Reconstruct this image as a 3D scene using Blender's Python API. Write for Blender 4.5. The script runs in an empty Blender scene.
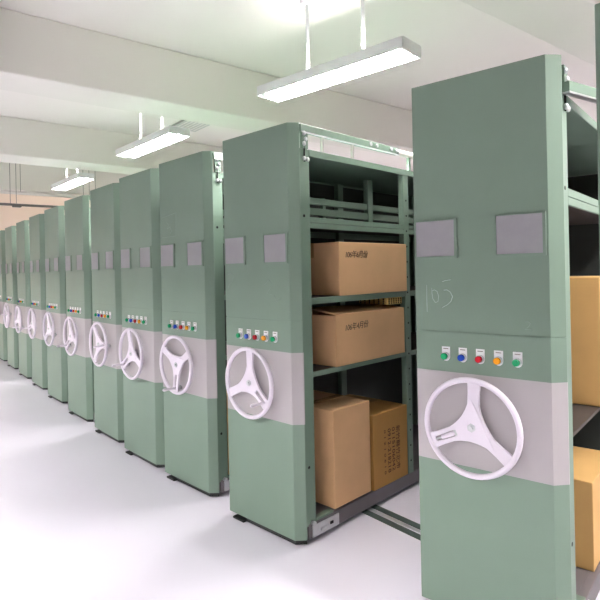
import bpy, bmesh, math, random
from mathutils import Vector, Matrix
random.seed(4)
S = bpy.context.scene
COL = S.collection
PI = math.pi

# ------------------------------------------------------------------ materials
def srgb(r, g, b):
    f = lambda c: (c/255/12.92) if c/255 <= .04045 else ((c/255+.055)/1.055)**2.4
    return (f(r), f(g), f(b), 1)

def mat(name, rgb, rough=.5, metal=0, var=.0, scale=8, bump=0, bscale=200, spec=.5):
    m = bpy.data.materials.new(name); m.use_nodes = True
    nt = m.node_tree; b = nt.nodes['Principled BSDF']
    b.inputs['Roughness'].default_value = rough; b.inputs['Metallic'].default_value = metal
    b.inputs['Specular IOR Level'].default_value = spec
    tc = nt.nodes.new('ShaderNodeTexCoord')
    n = nt.nodes.new('ShaderNodeTexNoise'); n.inputs['Scale'].default_value = scale; n.inputs['Detail'].default_value = 5
    nt.links.new(tc.outputs['Object'], n.inputs['Vector'])
    r = nt.nodes.new('ShaderNodeValToRGB')
    c = srgb(*rgb); lo = tuple(max(0, v*(1-var)) for v in c[:3]); hi = tuple(min(1, v*(1+var)) for v in c[:3])
    r.color_ramp.elements[0].position = .3; r.color_ramp.elements[1].position = .7
    r.color_ramp.elements[0].color = (*lo, 1); r.color_ramp.elements[1].color = (*hi, 1)
    nt.links.new(n.outputs['Fac'], r.inputs['Fac']); nt.links.new(r.outputs['Color'], b.inputs['Base Color'])
    if bump:
        n2 = nt.nodes.new('ShaderNodeTexNoise'); n2.inputs['Scale'].default_value = bscale
        nt.links.new(tc.outputs['Object'], n2.inputs['Vector'])
        bp = nt.nodes.new('ShaderNodeBump'); bp.inputs['Strength'].default_value = bump; bp.inputs['Distance'].default_value = .002
        nt.links.new(n2.outputs['Fac'], bp.inputs['Height']); nt.links.new(bp.outputs['Normal'], b.inputs['Normal'])
    return m

def emis(name, rgb, strength):
    m = bpy.data.materials.new(name); m.use_nodes = True
    b = m.node_tree.nodes['Principled BSDF']
    b.inputs['Base Color'].default_value = (.9, .9, .9, 1)
    b.inputs['Emission Color'].default_value = (*rgb, 1); b.inputs['Emission Strength'].default_value = strength
    return m

GREEN = mat('green_powder_coat', (124, 144, 130), .42, var=.03, spec=.2, scale=3, bump=.12, bscale=350)
DGREEN = mat('green_shelf_steel', (112, 134, 119), .5, var=.04, scale=5)
GREY = mat('grey_band_paint', (176, 170, 173), .45, var=.02, scale=4, bump=.08, bscale=350)
WHITE = mat('white_wheel_paint', (226, 218, 230), .35, var=.02)
BLACK = mat('black_rubber', (22, 24, 26), .6, var=.2)
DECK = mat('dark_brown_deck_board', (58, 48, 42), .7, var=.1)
BAY_SHADE = mat('bay_shade', (46, 50, 47), .7, var=.1)  # near-black colour stands in for the shade deep inside the bays
DARK = mat('dark_hole', (12, 12, 12), .8)
STEEL = mat('zinc_steel', (205, 208, 210), .3, metal=.8, var=.08, scale=20)
BASE = mat('grey_base_steel', (112, 106, 110), .5, metal=.2, var=.06, scale=6)
CARD = mat('label_card', (154, 153, 158), .6, var=.04, scale=15)
PLATE = mat('white_plate', (240, 240, 242), .4)
CHALK = mat('chalk', (172, 190, 182), .9, var=.1)
FAINT = mat('faint_chalk', (142, 162, 149), .9, var=.1)
KRAFT = mat('kraft_cardboard', (226, 180, 134), .75, var=.05, scale=5, bump=.15, bscale=120)
KRAFT2 = mat('dark_kraft_cardboard', (182, 134, 70), .75, var=.06, scale=5, bump=.15, bscale=120)
KRAFT3 = mat('yellow_kraft_cardboard', (206, 164, 102), .75, var=.05, scale=5, bump=.15, bscale=120)
TAPE = mat('packing_tape', (190, 150, 104), .25, var=.02)
INK = mat('pen_ink', (86, 64, 48), .7)
PRINT = mat('printed_ink', (70, 22, 14), .7)
HOLED = mat('straw_board', (196, 160, 92), .7, var=.08, scale=30)
FLOOR = mat('epoxy_floor', (232, 227, 240), .22, var=.012, scale=1.3)
TRACK = mat('floor_track_steel', (78, 92, 88), .45, metal=.3, var=.08)
CEIL = mat('ceiling_paint', (238, 233, 228), .9, var=.01, scale=1)
BEAM = mat('beam_paint', (232, 228, 222), .9, var=.01, scale=1)
WALL = mat('peach_wall_paint', (236, 220, 201), .9, var=.012, scale=1)
WHITEW = mat('white_wall_paint', (222, 218, 212), .9, var=.012, scale=1)
FIXT = mat('white_enamel', (232, 232, 234), .4, var=.01)
PIPEW = mat('white_pvc', (224, 220, 214), .4)
PIPED = mat('grey_painted_pipe', (96, 96, 90), .5)
VENT = mat('vent_plastic', (196, 196, 192), .6)
TUBE = emis('fluorescent_tube', (1, .975, .94), 285)
TUBE2 = emis('aisle_fluorescent_tube', (1, .98, .96), 165)
def cap(name, rgb):
    m = mat(name, rgb, .25); return m
BTN = [cap('green_button', (20, 150, 96)), cap('blue_button', (32, 78, 190)), cap('red_button', (176, 16, 34)),
       cap('amber_button', (236, 156, 30)), cap('green_button_b', (20, 150, 96))]

# ------------------------------------------------------------------ mesh helpers
class MB:
    def __init__(self): self.bm = bmesh.new(); self.mats = []
    def mi(self, m):
        if m not in self.mats: self.mats.append(m)
        return self.mats.index(m)
    def box(self, a, b, m, bev=0):
        (x0, y0, z0), (x1, y1, z1) = a, b
        vs = [self.bm.verts.new(p) for p in ((x0,y0,z0),(x1,y0,z0),(x1,y1,z0),(x0,y1,z0),(x0,y0,z1),(x1,y0,z1),(x1,y1,z1),(x0,y1,z1))]
        k = self.mi(m); fs = []
        for q in ((3,2,1,0),(4,5,6,7),(0,1,5,4),(1,2,6,5),(2,3,7,6),(3,0,4,7)):
            f = self.bm.faces.new([vs[i] for i in q]); f.material_index = k; fs.append(f)
        if bev:
            es = list({e for f in fs for e in f.edges})
            r = bmesh.ops.bevel(self.bm, geom=es, offset=bev, segments=2, affect='EDGES', profile=.5)
            for f in r['faces']: f.material_index = k
        return self
    def quadbox(self, pts, m):      # 8 free corners, same order as box
        vs = [self.bm.verts.new(p) for p in pts]; k = self.mi(m)
        for q in ((3,2,1,0),(4,5,6,7),(0,1,5,4),(1,2,6,5),(2,3,7,6),(3,0,4,7)):
            self.bm.faces.new([vs[i] for i in q]).material_index = k
        return self
    def prism(self, poly, z0, z1, m, axis='z'):   # poly: (u,v) list
        P = {'z': lambda u, v, w: (u, v, w), 'x': lambda u, v, w: (w, u, v), 'y': lambda u, v, w: (u, w, v)}[axis]
        a = [self.bm.verts.new(P(u, v, z0)) for u, v in poly]; b = [self.bm.verts.new(P(u, v, z1)) for u, v in poly]
        k = self.mi(m); n = len(poly)
        for i in range(n):
            self.bm.faces.new((a[i], a[(i+1) % n], b[(i+1) % n], b[i])).material_index = k
        self.bm.faces.new(a[::-1]).material_index = k; self.bm.faces.new(b).material_index = k
        return self
    def tube(self, pts, r, m, n=12, closed=False):
        pts = [Vector(p) for p in pts]; k = self.mi(m); rings = []
        N = len(pts); prev = None
        for i, p in enumerate(pts):
            if closed: t = (pts[(i+1) % N]-pts[i-1])
            else: t = pts[min(i+1, N-1)]-pts[max(i-1, 0)]
            t.normalize()
            if prev is None:
                u = t.orthogonal().normalized()
            else:
                u = (prev - t*prev.dot(t)).normalized()
            prev = u; v = t.cross(u)
            rr = r[i] if isinstance(r, (list, tuple)) else r
            rings.append([self.bm.verts.new(p + (u*math.cos(2*PI*j/n)+v*math.sin(2*PI*j/n))*rr) for j in range(n)])
        for i in range(N if closed else N-1):
            A, B = rings[i], rings[(i+1) % N]
            for j in range(n):
                f = self.bm.faces.new((A[j], A[(j+1) % n], B[(j+1) % n], B[j])); f.material_index = k; f.smooth = True
        if not closed:
            self.bm.faces.new(rings[0][::-1]).material_index = k; self.bm.faces.new(rings[-1]).material_index = k
        return self
    def torus(self, R, r, m, axis='y', n=56, k=12, ry=None, c=(0,0,0)):
        ki = self.mi(m); ry = ry or r; rings = []
        for i in range(n):
            a = 2*PI*i/n; ring = []
            for j in range(k):
                b = 2*PI*j/k; rad = R + r*math.cos(b); h = ry*math.sin(b)
                ring.append(self.bm.verts.new((c[0]+rad*math.cos(a), c[1]+h, c[2]+rad*math.sin(a))))
            rings.append(ring)
        for i in range(n):
            A, B = rings[i], rings[(i+1) % n]
            for j in range(k):
                f = self.bm.faces.new((A[j], A[(j+1) % k], B[(j+1) % k], B[j])); f.material_index = ki; f.smooth = True
        return self
    def ball(self, c, r, m, sx=1, sy=1, sz=1):
        k = self.mi(m)
        g = bmesh.ops.create_uvsphere(self.bm, u_segments=12, v_segments=8, radius=r, matrix=Matrix.Translation(c) @ Matrix.Diagonal((sx, sy, sz, 1)))
        for v in g['verts']:
            for f in v.link_faces: f.material_index = k; f.smooth = True
        return self
    def mesh(self, name):
        bmesh.ops.recalc_face_normals(self.bm, faces=self.bm.faces)
        me = bpy.data.meshes.new(name); self.bm.to_mesh(me); self.bm.free()
        for m in self.mats: me.materials.append(m)
        return me
    def obj(self, name, parent=None, loc=None):
        return link(name, self.mesh(name), parent, loc)

def link(name, me, parent=None, loc=None):
    o = bpy.data.objects.new(name, me); COL.objects.link(o)
    if parent: o.parent = parent
    if loc: o.location = loc
    return o

def tag(o, label, cat, group=None):
    o['label'] = label; o['category'] = cat
    if group: o['group'] = group
    return o

def empty(name, loc=(0,0,0), rz=0, parent=None):
    o = bpy.data.objects.new(name, None); COL.objects.link(o); o.location = loc; o.rotation_euler.z = rz
    o.empty_display_size = .1
    if parent: o.parent = parent
    return o

def struct(name, mb):
    o = mb.obj(name); o['kind'] = 'structure'; return o

def curve_mesh(name, loops, depth, m, dish=None):   # filled 2D outline with holes, laid in x-z, thickness along y
    cu = bpy.data.curves.new(name, 'CURVE'); cu.dimensions = '2D'; cu.fill_mode = 'BOTH'; cu.extrude = depth/2; cu.bevel_depth = .0015; cu.bevel_resolution = 1
    for L in loops:
        sp = cu.splines.new('POLY'); sp.points.add(len(L)-1); sp.use_cyclic_u = True
        for p, (u, v) in zip(sp.points, L): p.co = (u, v, 0, 1)
    o = bpy.data.objects.new(name, cu); COL.objects.link(o)
    dg = bpy.context.evaluated_depsgraph_get(); dg.update()
    me = bpy.data.meshes.new_from_object(o.evaluated_get(dg)); bpy.data.objects.remove(o)
    for v in me.vertices:
        x, z, y = v.co; y2 = -y
        if dish: y2 += dish(math.hypot(x, z))
        v.co = (x, y2, z)
    me.materials.clear(); me.materials.append(m); me.name = name
    return me

def text_mesh(name, s, size, m, shear=0, spacing=1):
    cu = bpy.data.curves.new(name, 'FONT'); cu.body = s; cu.size = size; cu.extrude = .0004; cu.shear = shear; cu.space_character = spacing
    cu.resolution_u = 3
    o = bpy.data.objects.new(name, cu); COL.objects.link(o)
    dg = bpy.context.evaluated_depsgraph_get(); dg.update()
    me = bpy.data.meshes.new_from_object(o.evaluated_get(dg)); bpy.data.objects.remove(o)
    me.materials.clear(); me.materials.append(m)
    return me

# ------------------------------------------------------------------ room
FX0, FX1, FY0, FY1 = -14, 4.5, -4.6, 9.5
ZS = 3.58
struct('floor', MB().box((FX0-.2, FY0-.2, -.1), (FX1+.2, FY1+.2, 0), FLOOR))
struct('ceiling', MB().box((FX0-.2, FY0-.2, ZS), (FX1+.2, FY1+.2, ZS+.15), CEIL))
struct('wall_left', MB().box((FX0-.2, FY0-.2, 0), (FX0, FY1+.2, ZS), WALL))
struct('wall_right', MB().box((FX1, FY0-.2, 0), (FX1+.2, FY1+.2, ZS), mat('beige_wall_paint', (160, 150, 132), .9)))
struct('wall_back', MB().box((FX0, FY1, 0), (FX1, FY1+.2, ZS), WHITEW))
struct('wall_front', MB().box((FX0, FY0-.2, 0), (FX1, FY0, ZS), mat('tan_wall_paint', (66, 64, 54), .9, var=.02)))
for i, (a, b) in enumerate(((-11.15, -10.6), (-8.1, -7.55), (-4.95, -4.5), (-1.85, -1.4), (1.25, 1.7))):
    struct('trim_%d' % (i+1), MB().box((a, FY0, 3.1), (b, FY1, ZS), BEAM, .012))
o = MB().box((FX0, -4.6, 3.12), (FX1, -1.2, ZS), mat('light_blocker_paint', (40, 39, 32), .8, var=.05)).obj('trim_8'); o['kind'] = 'structure'   # dark box added out of view, keeps ceiling bounce off the upper panels
# tracks let into the floor, on which the units roll
for y in (.78, 1.9):
    t = MB().box((-13.5, y-.075, 0), (2.2, y-.025, .004), TRACK).box((-13.5, y+.025, 0), (2.2, y+.075, .004), TRACK).box((-13.5, y-.012, 0), (2.2, y+.012, .005), STEEL)
    o = t.obj('trim_%d' % (6 if y < 1 else 7)); o['kind'] = 'structure'

# ------------------------------------------------------------------ hand wheel
R_W = .207
def spider_loops(slot):
    out = []
    angs = [PI/2 + k*2*PI/3 for k in range(3)]
    hw_r, hw_h, R = .024, .032, R_W-.008
    for k, a in enumerate(angs):
        u = Vector((math.cos(a), math.sin(a))); v = Vector((-u.y, u.x))
        h = .03 if (k == 0 and slot) else hw_r
        p0 = u*R - v*h*1.15; p1 = u*R + v*h*1.15
        out.append(p0); out.append(u*(R+.002)); out.append(p1)
        out.append(u*.15 + v*h)
        b = angs[(k+1) % 3]; w = Vector((math.cos(b), math.sin(b))); x = Vector((-w.y, w.x))
        h2 = .03 if ((k+1) % 3 == 0 and slot) else hw_r
        q0 = u*.10 + v*h; q1 = w*.10 - x*h2
        mid = (u+w).normalized()*.05
        for t in (0, .2, .4, .5, .6, .8, 1):
            out.append(q0*(1-t)**2 + mid*2*t*(1-t) + q1*t*t)
        out.append(w*.15 - x*h2)
    loops = [[(p.x, p.y) for p in out]]
    if slot:
        loops.append([(-.013, .075), (.013, .075), (.016, .10), (.012, R_W-.03), (0, R_W-.022), (-.012, R_W-.03), (-.016, .10)])
    return loops
DISH = lambda r: .016*max(0, 1-r/R_W)
SPIDER = curve_mesh('spokes', spider_loops(True), .012, WHITE, DISH)
RIM = MB().torus(R_W, .0125, WHITE, ry=.014).mesh('rim')
def hub_mesh():
    m = MB().tube([(0, .048, 0), (0, .03, 0), (0, .012, 0), (0, .006, 0)], [.028, .03, .045, .04], WHITE, 28); return m.mesh('hub')
HUB = hub_mesh()
BOLT = MB().tube([(0, .010, 0), (0, -.003, 0)], .019, STEEL, 6).tube([(0, .002, 0), (0, -.010, 0)], .009, STEEL, 12).mesh('hub_bolt')
# crank: pivoting grip at the rim end of the slotted spoke
def crank_out():
    m = MB()
    m.tube([(0, .012, R_W-.035), (0, -.012, R_W-.035), (0, -.05, R_W-.035), (0, -.098, R_W-.035), (0, -.106, R_W-.035)], [.009, .009, .0085, .011, .007], WHITE, 14)
    m.tube([(0, .004, R_W-.035), (0, .026, R_W-.035)], .006, STEEL, 10)
    m.box((-.015, .022, R_W-.050), (.015, .046, R_W-.020), STEEL, .004)
    return m.mesh('crank_handle')
def crank_in():
    m = MB()
    m.tube([(0, .008, .088), (0, .004, .10), (0, .002, .13), (0, .001, .15)], [.008, .0105, .0095, .009], WHITE, 14)
    m.tube([(0, .001, .15), (0, 0, R_W-.025)], .0035, STEEL, 10)
    m.box((-.012, .004, .076), (.012, .014, .09), STEEL, .002)
    return m.mesh('crank_handle')
CR_OUT, CR_IN = crank_out(), crank_in()

def add_wheel(root, ang, folded, off=(0, 0)):      # ang: direction of the slotted spoke seen from the front, degrees from +x towards +z
    h = link('handwheel', RIM, root, (.272+off[0], -.05, .904+off[1])); h.rotation_euler = (0, -math.radians(ang-90), 0)
    link('spokes', SPIDER, h); link('hub', HUB, h); link('hub_bolt', BOLT, h)
    link('crank_handle', CR_IN if folded else CR_OUT, h)
    return h

# ------------------------------------------------------------------ shelving unit
W, CX, CY = .597, .047, .049
PROF = [(0, 0), (W, 0), (W+CX, CY), (W+CX, .056), (-.012, .056), (-.012, CY)]
INSET = [(.004, .004), (W-.004, .004), (W+CX-.004, CY+.002), (W+CX-.004, .054), (-.008, .054), (-.008, CY+.002)]
def panel(name, z0, z1, m, seam=False):
    b = MB().prism(PROF, z0, z1, m)
    if seam: b.prism(INSET, z0-.004, z0+.01, DGREEN)
    return b.mesh(name)
P_LOW = panel('lower_panel', .031, .696, GREEN)
P_BAND = panel('grey_band', .696, 1.11, GREY)
P_CTRL = panel('control_panel', 1.11, 1.291, GREEN)
P_UP = panel('upper_panel', 1.2945, 2.435, GREEN, True)
HOLDER = MB()
for a, b in (((-.104, -.007, -.089), (-.098, 0, .089)), ((.092, -.010, -.089), (.104, 0, .089)), ((-.098, -.009, -.089), (.092, 0, -.08)), ((-.098, -.006, .084), (.092, 0, .089))):
    HOLDER.box(a, b, GREEN)
HOLDER = HOLDER.mesh('label_holder')
CARDM = MB().box((-.097, -.004, -.079), (.091, -.0005, .083), CARD).mesh('label_card')
def plate_mesh():
    m = MB()
    pts = [(-.019, .032), (.019, .032)] + [(.019*math.cos(t), -.012+.021*math.sin(t)) for t in [-i*PI/10 for i in range(0, 11)]]
    m.prism([(u, v) for u, v in pts][::-1], -.003, 0, PLATE, 'y')
    m.box((-.012, -.0036, .0215), (.012, -.003, .0245), INK)
    return m.mesh('legend_plate')
PLATEM = plate_mesh()
def button_mesh(m):
    return MB().tube([(0, 0, 0), (0, -.012, 0), (0, -.013, 0)], [.0175, .0175, .015], STEEL, 20).tube([(0, -.012, 0), (0, -.026, 0), (0, -.029, 0)], [.0145, .0145, .011], m, 20).mesh('push_button')
BTNM = [button_mesh(m) for m in BTN]
SKIRT = MB().box((.16, .006, .006), (W, .05, .031), BLACK).prism([(W, .006), (W+CX-.004, CY+.004), (W+CX-.004, .056), (W, .056)], .006, .031, BLACK).mesh('base_skirt')
FOOT = MB().box((.045, -.012, 0), (.15, .04, .012), BLACK).mesh('wheel_guard')

DEPTH = 2.26
def post_mesh(x0, x1, y0, y1, z0=.1, z1=2.29):
    m = MB().box((x0, y0, z0), (x1, y1, z1), DGREEN, .003)
    return m
def unit_body(levels, skew=False):
    parts = []
    for y0, y1 in ((.056, .135), (1.115, 1.18), (2.195, DEPTH)):
        for x0, x1 in ((-.012, .032), (.597, .641)):
            m = post_mesh(x0, x1, y0, y1)
            xo = .641 if x0 > .3 else -.012; s = 1 if x0 > .3 else -1
            ym = (y0+y1)/2 + (-.012 if y0 < .1 else 0)
            zz = [1.9, .44] if y0 < .1 else [z*.11+.2 for z in range(18)]
            for z in zz:
                m.tube([(xo-.001*s, ym, z), (xo+.0012*s, ym, z)], .009 if y0 < .1 else .007, DARK, 10)
            parts.append(('upright', m.mesh('upright')))
    t = MB().box((-.01, .135, 2.262), (.637, DEPTH, 2.29), DGREEN)
    for x0, x1 in ((-.012, .002), (.628, .644)): t.box((x0, .135, 2.252), (x1, DEPTH, 2.292), DGREEN, .003)
    parts.append(('top_panel', t.mesh('top_panel')))
    for z, th in levels:
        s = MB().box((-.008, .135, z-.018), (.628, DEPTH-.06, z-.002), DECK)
        for x0, x1 in ((-.012, .003), (.626, .641)):
            for y0, y1 in ((.135, 1.115), (1.18, 2.195)) if th > .01 else ():
                if th > .05:
                    s.box((x0, y0, z-th), (x1, y1, z-th*.52), DGREEN, .002); s.box((x0, y0, z-th*.48), (x1, y1, z), DGREEN, .002)
                else:
                    s.box((x0, y0, z-th), (x1, y1, z), DGREEN, .003)
        parts.append(('shelf', s.mesh('shelf')))
    # rails along the middle of the open top bay, with brace posts
    b = MB()
    for y0, y1 in ((.14, 1.12), (1.18, 2.19)):
        b.box((.285, y0, 2.03), (.315, y1, 2.075), DGREEN, .003); b.box((.28, y0, 1.955), (.32, y1, 2.005), DGREEN, .003)
    for y in (1.135, 1.16): pass
    b.box((.28, 1.12, 1.895), (.325, 1.18, 2.26), DGREEN, .003)
    for y in (.35, .62): b.box((.285, y, 1.895), (.31, y+.03, 2.08), DGREEN, .002)
    parts.append(('back_stop_rail', b.mesh('back_stop_rail')))
    parts.append(('back_shade_sheet', MB().box((-.0105, .14, .112), (-.0075, DEPTH-.06, 2.26), BAY_SHADE).mesh('back_shade_sheet')))  # added dark sheet, closes the bay so that its inside reads as shade
    parts.append(('rear_shade_sheet', MB().box((.04, DEPTH-.03, .112), (.59, DEPTH-.026, 2.26), BAY_SHADE).mesh('rear_shade_sheet')))  # added dark sheet in place of the shade at the far end
    k = MB().box((-.011, .07, .022), (.643, .10, .112), BASE).box((-.011, DEPTH-.05, .022), (.643, DEPTH, .112), BASE)
    for x0, x1 in ((-.011, .032), (.60, .643)): k.box((x0, .10, .022), (x1, DEPTH-.05, .112), BASE, .004)
    k.box((0, .1, .095), (.62, DEPTH-.05, .11), BASE)
    parts.append(('base_frame', k.mesh('base_frame')))
    g = MB().box((.6432, .095, .03), (.652, .33, .098), STEEL, .002).box((.652, .16, .05), (.66, .22, .068), STEEL, .003).box((.652, .245, .06), (.658, .27, .075), DARK)
    g.tube([(.645, .1, .115), (.665, .1, .115)], .014, STEEL, 12)
    parts.append(('end_bracket', g.mesh('end_bracket')))
    c = MB().box((.60, .136, .112), (.642, .29, .125), DGREEN, .002)
    parts.append(('corner_plate', c.mesh('corner_plate')))
    for y in (.74, 1.86):
        for x in (.06, .54):
            parts.append(('wheel', MB().tube([(x, y, .048), (x, y+.05, .048)], .043, BLACK, 24).mesh('wheel')))
    # fastener chain on the front upright and the guide rail on top
    f = MB()
    for y, z in ((.084, 2.378), (.098, 2.345), (.084, 2.318), (.084, 2.232), (.112, 2.228)):
        f.ball((.652, y, z), .0135, STEEL, sx=.8)
    f.tube([(.647, .09, 2.33), (.647, .09, 2.215)], .004, DARK, 8)
    f.box((.632, .07, 2.29), (.65, .12, 2.40), DGREEN)
    parts.append(('fastener', f.mesh('fastener')))
    r = MB().box((.618, .056, 2.385), (.655, 1.05, 2.43), DGREEN, .003).box((.655, .06, 2.378), (.66, 1.05, 2.386), STEEL)
    for y in (.72, .79, .955, 1.02): r.tube([(.655, y, 2.41), (.662, y, 2.41)], .013, STEEL, 10)
    r.tube([(.63, 1.05, 2.408), (.63, 2.2, 2.408)], .022, PIPEW, 14)
    for y in (.26, .55): r.box((.62, y, 2.29), (.634, y+.02, 2.385), PIPEW)
    for y in (1.2, 2.1): r.box((.62, y, 2.29), (.64, y+.02, 2.40), DGREEN)
    if skew:
        r.bm.free(); r = MB(); L = .56; c, sn = .952, .306
        P = [(.642, .07, 2.287), (.642+.03*c, .07-.03*sn, 2.287), (.642+.03*c+L*sn, .07-.03*sn+L*c, 2.287), (.642+L*sn, .07+L*c, 2.287)]
        r.quadbox(P + [(x, y, 2.328) for x, y, z in P], DGREEN)
        r.quadbox([(x, y, 2.279) for x, y, z in P] + [(x, y, 2.287) for x, y, z in P], STEEL)
    parts.append(('guide_rail', r.mesh('guide_rail')))
    return parts
BODY = unit_body([(1.895, .065), (1.42, .038), (.985, .03), (.545, .03)][:3])
BODY_A = unit_body([(1.905, .07), (.868, .004)], True)

def stroke(pts, r=.0022, m=CHALK):
    b = MB(); b.tube([(x, -.0008, z) for x, z in pts], r, m, 6); me = b.mesh('chalk_mark')
    for v in me.vertices: v.co.y = max(-.0012, v.co.y)
    return me

GRP = 'green mobile shelving units standing in a row'
def make_unit(X, Y, a, label, ang, folded=False, body=BODY):
    root = empty('mobile_shelving_unit', (X, Y, 0), a); tag(root, label, 'shelving', GRP)
    link('lower_panel', P_LOW, root); g = link('grey_band', P_BAND, root); g['label'] = 'light grey band across the green end panel'
    link('control_panel', P_CTRL, root); link('upper_panel', P_UP, root)
    for x in (.108, .485):
        h = link('label_holder', HOLDER, root, (x, 0, 1.715)); link('label_card', CARDM, h)
    for i in range(5):
        p = link('push_button', BTNM[i], root, (.148+i*.0795, -.003, 1.182))
        p['label'] = ('green', 'blue', 'red', 'amber', 'green')[i] + ' push button'
        link('legend_plate', PLATEM, p, (0, .003, .01))
    add_wheel(root, ang, folded, (.007, -.018) if folded else (0, 0))
    link('base_skirt', SKIRT, root); link('wheel_guard', FOOT, root)
    for n, me in body: link(n, me, root)
    return root

LIST = [
 (-1.679, .2492, .2125, 205, True, 'nearest full-height green shelving unit with chalked 103 and its crank handle folded into the wheel'),
 (-3.0745, .0318, .1326, 325, False, 'green mobile shelving unit whose open side bay shows cartons with handwriting'),
 (-3.9992, -.004, .1067, 268, False, 'green mobile shelving unit immediately left of the one with the open bay of cartons'),
 (-4.7896, -.0342, .0705, 218, False, 'green mobile shelving unit, second beyond the one with the open bay of cartons'),
 (-5.6416, -.028, .047, 0, False, 'green mobile shelving unit, third beyond the one with the open bay, crank beside the hub'),
 (-6.5909, -.0294, .047, 222, False, 'green mobile shelving unit, fourth beyond the one with the open bay of cartons'),
 (-7.6502, -.0025, .0375, 340, False, 'green mobile shelving unit, fifth beyond the one with the open bay of cartons'),
 (-8.6862, .027, .0086, 205, False, 'green mobile shelving unit, sixth beyond the one with the open bay of cartons'),
 (-9.7046, .0433, .0022, 320, False, 'green mobile shelving unit, third from the far left end of the row'),
 (-10.8011, .0675, .0008, 10, False, 'green mobile shelving unit, second from the far left end of the row'),
 (-11.8971, .0776, .016, 120, False, 'green mobile shelving unit at the far left end of the row, almost out of frame'),
]
UN = [make_unit(X, Y, a, lab, ang, fo, BODY_A if i == 0 else BODY) for i, (X, Y, a, ang, fo, lab) in enumerate(LIST)]
A, B, Cu = UN[0], UN[1], UN[2]
pst = MB().box((0, 0, .012), (.06, .05, 2.435), DGREEN, .004).box((-.02, -.02, 0), (.08, .07, .012), DGREEN, .002).obj('next_unit_edge', None, (-.787, .1, 0))  # plain post stands in for the edge of the next shelving unit
pst.rotation_euler.z = .2125; tag(pst, 'green post standing in for the next shelving unit, beside the nearest end panel', 'post')
# chalk writing on the end panels
one = [(.058, 1.504), (.0575, 1.44), (.058, 1.378)]
zero = [(.083, 1.49), (.084, 1.465), (.088, 1.44), (.1, 1.423), (.113, 1.428), (.117, 1.452), (.11, 1.474), (.096, 1.482), (.086, 1.477)]
three = [(.135, 1.519), (.15, 1.524), (.178, 1.528)]
three2 = [(.142, 1.481), (.158, 1.482), (.174, 1.472), (.184, 1.452), (.176, 1.43), (.158, 1.414), (.133, 1.401)]
k = 0
for pts, r, m in ((one, .0016, CHALK), (zero, .0018, CHALK), (three, .0016, CHALK), (three2, .002, CHALK),
             ([(.498, 1.352), (.512, 1.353), (.52, 1.345), (.512, 1.332), (.497, 1.321), (.524, 1.32)], .0015, FAINT)):
    link('chalk_mark', stroke(pts, r, m), A)
for pts, r in (([(.02, 1.56), (.06, 1.575), (.085, 1.55), (.07, 1.52), (.04, 1.50), (.025, 1.47)], .0014), ([(.38, 1.50), (.42, 1.53), (.45, 1.50), (.40, 1.45), (.46, 1.44), (.49, 1.40), (.52, 1.42)], .0016)):
    link('chalk_mark', stroke(pts, r, FAINT), B)
for pts, r in (([(.03, 2.01), (.235, 2.035), (.23, 1.86), (.03, 1.858)], .0018), ([(.10, 1.97), (.13, 1.95), (.11, 1.92), (.15, 1.935), (.17, 1.90), (.15, 1.885)], .002)):
    link('chalk_mark', stroke(pts, r, FAINT), Cu)

# ------------------------------------------------------------------ cartons
GB = 'cardboard cartons on the open shelves'
def carton(unit, a, b, m, label, flaps=False, tape=True):
    """a, b: opposite corners in the unit's own axes"""
    M = Matrix.Translation(unit.location) @ Matrix.Rotation(unit.rotation_euler.z, 4, 'Z')
    c = Vector(((a[0]+b[0])/2, (a[1]+b[1])/2, a[2])); w, d, h = (b[i]-a[i] for i in range(3))
    root = empty('cardboard_carton', M @ c, unit.rotation_euler.z); tag(root, label, 'box', GB)
    body = MB()
    if flaps:
        t = .004
        body.box((-w/2, -d/2, 0), (w/2, d/2, t), m)
        body.box((-w/2, -d/2, 0), (-w/2+t, d/2, h), m); body.box((w/2-t, -d/2, 0), (w/2, d/2, h), m)
        body.box((-w/2, -d/2, 0), (w/2, -d/2+t, h-.006), m); body.box((-w/2, d/2-t, 0), (w/2, d/2, h-.006), m)
    else:
        body.box((-w/2, -d/2, 0), (w/2, d/2, h), m, .004)
    body.obj('carton_body', root)
    if flaps:
        # the long top flaps stand a little open along the middle
        for s in (1, -1):
            e = w/2*s; n = .004*s; up = .035 if s > 0 else .022
            f = MB().quadbox([(e, -d/2, h-.004), (n, -d/2, h+up), (n, d/2, h+up*.5), (e, d/2, h-.004), (e, -d/2, h), (n, -d/2, h+up+.004), (n, d/2, h+up*.5+.004), (e, d/2, h)], m)
            f.obj('top_flap', root)
    elif tape:
        MB().box((-.03, -d/2-.0006, h*.72), (.03, -d/2, h), TAPE).box((-.03, -d/2-.0006, h), (.03, d/2+.0006, h+.0008), TAPE).obj('packing_tape', root)
        MB().box((-.0015, -d/2, h+.0009), (.0015, d/2, h+.0014), INK).obj('flap_seam', root)
    return root, w, d, h

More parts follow.
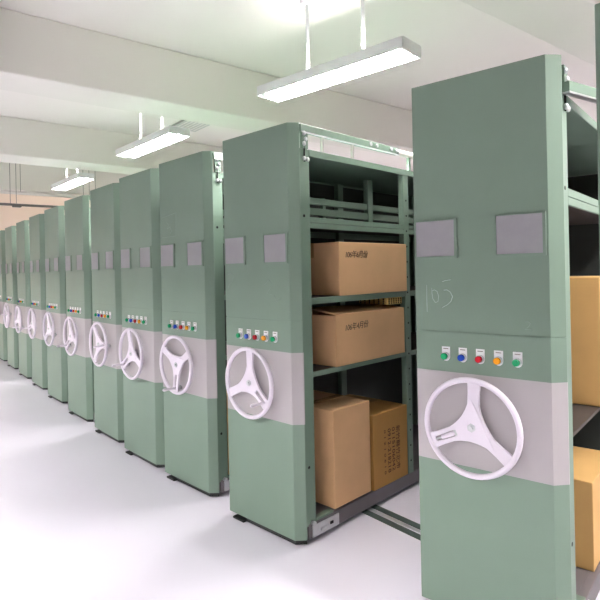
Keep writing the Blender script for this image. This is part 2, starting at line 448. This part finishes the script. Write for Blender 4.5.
bx, w, d, h = carton(B, (.16, .385, 1.421), (.645, 1.135, 1.757), KRAFT, 'cardboard carton on the upper shelf of the open bay, handwritten 106年6')
t = link('handwriting', text_mesh('handwriting', '106年6月份', .05, INK, .2, .9), bx); t.location = (w/2+.0004, -d/2+.055, h-.098); t.rotation_euler = (PI/2, math.radians(-1), PI/2)
bx2, w, d, h = carton(B, (.16, .34, .986), (.645, 1.09, 1.305), KRAFT, 'cardboard carton with half open top flaps on the middle shelf of the open bay', flaps=True)
t = link('handwriting', text_mesh('handwriting', '106年4月份', .05, INK, .2, .95), bx2); t.location = (w/2+.0006, -d/2+.085, h-.105); t.rotation_euler = (PI/2, math.radians(-2), PI/2)
carton(B, (.15, .30, .126), (.645, .665, .722), KRAFT, 'tall plain cardboard carton at the front of the bottom deck in the open bay')
bx4, w, d, h = carton(B, (.12, .70, .113), (.643, 1.105, .61), KRAFT2, 'dark yellow-brown carton with rotated print, behind the tall plain carton on the bottom deck')
pr = []
for j, (s, sz, yy) in enumerate((('新竹縣竹北市', .052, .205), ('0115106042', .046, .155), ('0912-218218', .048, .105), ('0 1 2 1 0 6 1 0', .026, .062))):
    t = link('printed_text', text_mesh('printed_text', s, sz, PRINT, 0, 1.0), bx4)
    bb = [v.co.x for v in t.data.vertices]; ln = max(bb)-min(bb)
    t.scale = (.30/ln, 1, 1)
    t.matrix_parent_inverse = Matrix()
    # characters lie on their side, reading downwards on the side face
    t.rotation_euler = Matrix(((0, 0, 1), (0, 1, 0), (-1, 0, 0))).to_euler()
    t.location = (w/2+.0006, -d/2+yy+.06, h-.12)
# straw coloured holed board lying on the carton with open flaps
M = Matrix.Translation(B.location) @ Matrix.Rotation(B.rotation_euler.z, 4, 'Z')
hb = MB()
hb.box((0, 0, 0), (.25, .17, .046), HOLED, .003)
for i in range(6):
    for j in range(3):
        hb.tube([(.2495, .014+i*.028, .009+j*.014), (.2515, .014+i*.028, .009+j*.014)], .0065, DARK, 10)
        hb.tube([(.012+i*.04, .0005, .009+j*.014), (.012+i*.04, -.0012, .009+j*.014)], .0065, DARK, 10)
o = hb.obj('perforated_board', None, M @ Vector((.385, .91, 1.334))); o.rotation_euler.z = B.rotation_euler.z
tag(o, 'straw-coloured board with dark round holes, lying behind on the carton with open flaps', 'board')
# cartons of the neighbouring units
carton(Cu, (.14, .095+.06, .113), (.643, .60, .70), KRAFT3, 'carton edge showing in the slit between the two units left of the open bay')
carton(A, (.08, .72, .869), (.64, 1.10, 1.52), KRAFT3, 'large yellow-brown carton on the shelf beside the nearest end panel, above the low carton')
carton(A, (.10, .55, .113), (.625, 1.08, .54), KRAFT3, 'low yellow-brown carton on the bottom deck beside the nearest end panel')

# ------------------------------------------------------------------ lights
GL = 'white hanging fluorescent lights'
def fixture(x, y, rz, label, L=1.28, z=2.95, skirt=0):
    root = empty('hanging_fluorescent_light', (x, y, z), rz); tag(root, label, 'light', GL)
    l = L/2; zt = 3.12 if skirt else ZS
    # gabled reflector: open below, ends closed
    g = .030 if skirt else .0365          # open slots beside the spine of the hall lights let some light up
    hs = MB().box((-l, -.03, .066), (l, .03, .078), FIXT)
    for q in (-1, 1):
        hs.prism([(.115*q, -skirt), (.115*q, .07), (.105*q, .078), (g*q, .078), (g*q, .073), (.109*q, .068), (.109*q, -skirt)], -l, l, FIXT, 'x')
    ends = [(-.115, -skirt), (-.115, .07), (-.105, .078), (.105, .078), (.115, .07), (.115, -skirt)]
    hs.prism(ends, -l-.012, -l, FIXT, 'x').prism(ends, l, l+.012, FIXT, 'x')
    for e in (-1, 1): hs.box((min(e*l, e*(l-.2)), -.1, .0785), (max(e*l, e*(l-.2)), .1, .082), FIXT)   # ballast covers close the slots at both ends
    hs.obj('housing', root)
    if not skirt:
        lv = MB(); n = 15
        for i in range(1, n): lv.box((-l+i*L/n-.001, -.108, -.002), (-l+i*L/n+.001, .108, .05), FIXT)
        lv.obj('louver', root)
    for yy in (-.052, .052):
        t = MB().tube([(-l+.04, yy, .02), (l-.04, yy, .02)], .016, TUBE2 if skirt else TUBE, 14).obj('tube', root)
        for e in (-1, 1): MB().tube([(l*e, yy, .02), ((l-.04)*e, yy, .02)], .017, FIXT, 14).obj('lamp_holder', t)
    for xx in (-.22, .28):
        r = MB().tube([(xx, 0, .075), (xx, 0, zt-z)], .013, FIXT, 12).obj('hanging_rod', root)
        MB().tube([(xx, 0, zt-z-.03), (xx, 0, zt-z)], [.05, .055], FIXT, 18).obj('ceiling_cup', r)
    MB().ball((-.36, .02, .092), .022, FIXT).obj('cable_gland', root)
    return root
fixture(-5.59, .60, math.radians(3.0), 'white hanging fluorescent light in the middle, third bay along, two rods showing')
fixture(-8.57, .60, math.radians(2.0), 'smallest white hanging fluorescent light, farthest down the row')
fixture(-2.89, .83, math.radians(10), 'nearest white hanging fluorescent light, above the open bay of cartons')
for y in (2.6, 4.2, 5.8): fixture(-12.7, y, PI/2, 'white hanging fluorescent light added to brighten the far peach wall')  # extra lamps, put in to brighten the far wall
fixture(.30, .95, math.radians(13), 'white hanging fluorescent light over the unit at the right edge')
for x in (2.5, .8, -1.2, -3.2, -4.9, -6.6, -8.2, -9.7, -11.3, -13.0):
    fixture(x, -3.6, 0, 'white hanging fluorescent light over the aisle in front of the units', skirt=.058)
for x in (.3, -9.4):
    fixture(x, 5.6, 0, 'white hanging fluorescent light added over the rear of the room to brighten the ceiling')  # unseen lamps added for more light on the ceiling

# ------------------------------------------------------------------ services
p = MB().tube([(-10.45, FY0, 3.03), (-10.45, FY1, 3.03)], .028, PIPEW, 14).tube([(-10.45, -.1, 3.0), (-10.45, -.1, 3.06)], .036, PIPEW, 14).obj('conduit_pipe')
tag(p, 'white conduit pipe hung under the far ceiling beam', 'pipe')
for y in (.263, 1.549, -1.2, 3): MB().tube([(-10.45, y, 3.03), (-10.45, y, ZS)], .004, PIPED, 8).obj('hanger_rod', p)
q = MB().tube([(-10.40, FY0, 2.81), (-10.40, FY1, 2.83)], .022, PIPED, 14).box((-10.44, .12, 2.775), (-10.36, .26, 2.83), PIPED, .008).obj('sprinkler_pipe')
tag(q, 'thin dark grey pipe hanging below the white conduit at the far end', 'pipe')
for y in (.09, .184, 1.311, 1.42, -1.3, 3.2): MB().tube([(-10.40, y, 2.82), (-10.40, y, ZS)], .004, PIPED, 8).obj('hanger_rod', q)
v = MB().box((-6.85, 1.42, ZS-.03), (-6.25, 1.80, ZS), VENT, .006)
for i in range(6): v.box((-6.80, 1.46+i*.055, ZS-.034), (-6.30, 1.485+i*.055, ZS-.03), PIPEW)
tag(v.obj('ceiling_vent'), 'pale square ceiling vent beyond the middle beam', 'vent')
s = MB().tube([(-6.39, 1.36, ZS), (-6.39, 1.36, ZS-.012), (-6.39, 1.36, ZS-.022)], [.04, .04, .025], DARK, 18)
tag(s.obj('smoke_detector'), 'small dark round detector on the ceiling beside the vent', 'detector')

# ------------------------------------------------------------------ world, camera, view
w = bpy.data.worlds.new('World'); S.world = w; w.use_nodes = True
w.node_tree.nodes['Background'].inputs['Color'].default_value = (.8, .82, .85, 1); w.node_tree.nodes['Background'].inputs['Strength'].default_value = .3
cam = bpy.data.cameras.new('Camera'); co = bpy.data.objects.new('Camera', cam); COL.objects.link(co); S.camera = co
Rm = ((0.6173392998182736, 0.7864387150648586, -0.02015778626282321), (0.012446722692229047, 0.015856085306292178, 0.9997968111836436), (-0.7865985430917771, 0.6174647617523559, 0.0))
mw = Matrix.Identity(4)
for i in range(3):
    mw[i][0], mw[i][1], mw[i][2] = Rm[0][i], Rm[1][i], -Rm[2][i]
mw[0][3], mw[1][3], mw[2][3] = 0, -1.7617, 1.585
co.matrix_world = mw
cam.sensor_width = 36; cam.sensor_fit = 'HORIZONTAL'; cam.lens = 541.336/600*36; cam.shift_y = -29.83/600
cam.clip_start = .05; cam.clip_end = 100
S.view_settings.view_transform = 'Standard'; S.view_settings.look = 'None'; S.view_settings.gamma = 1; S.view_settings.use_curve_mapping = False
S.view_settings.exposure = 0.85
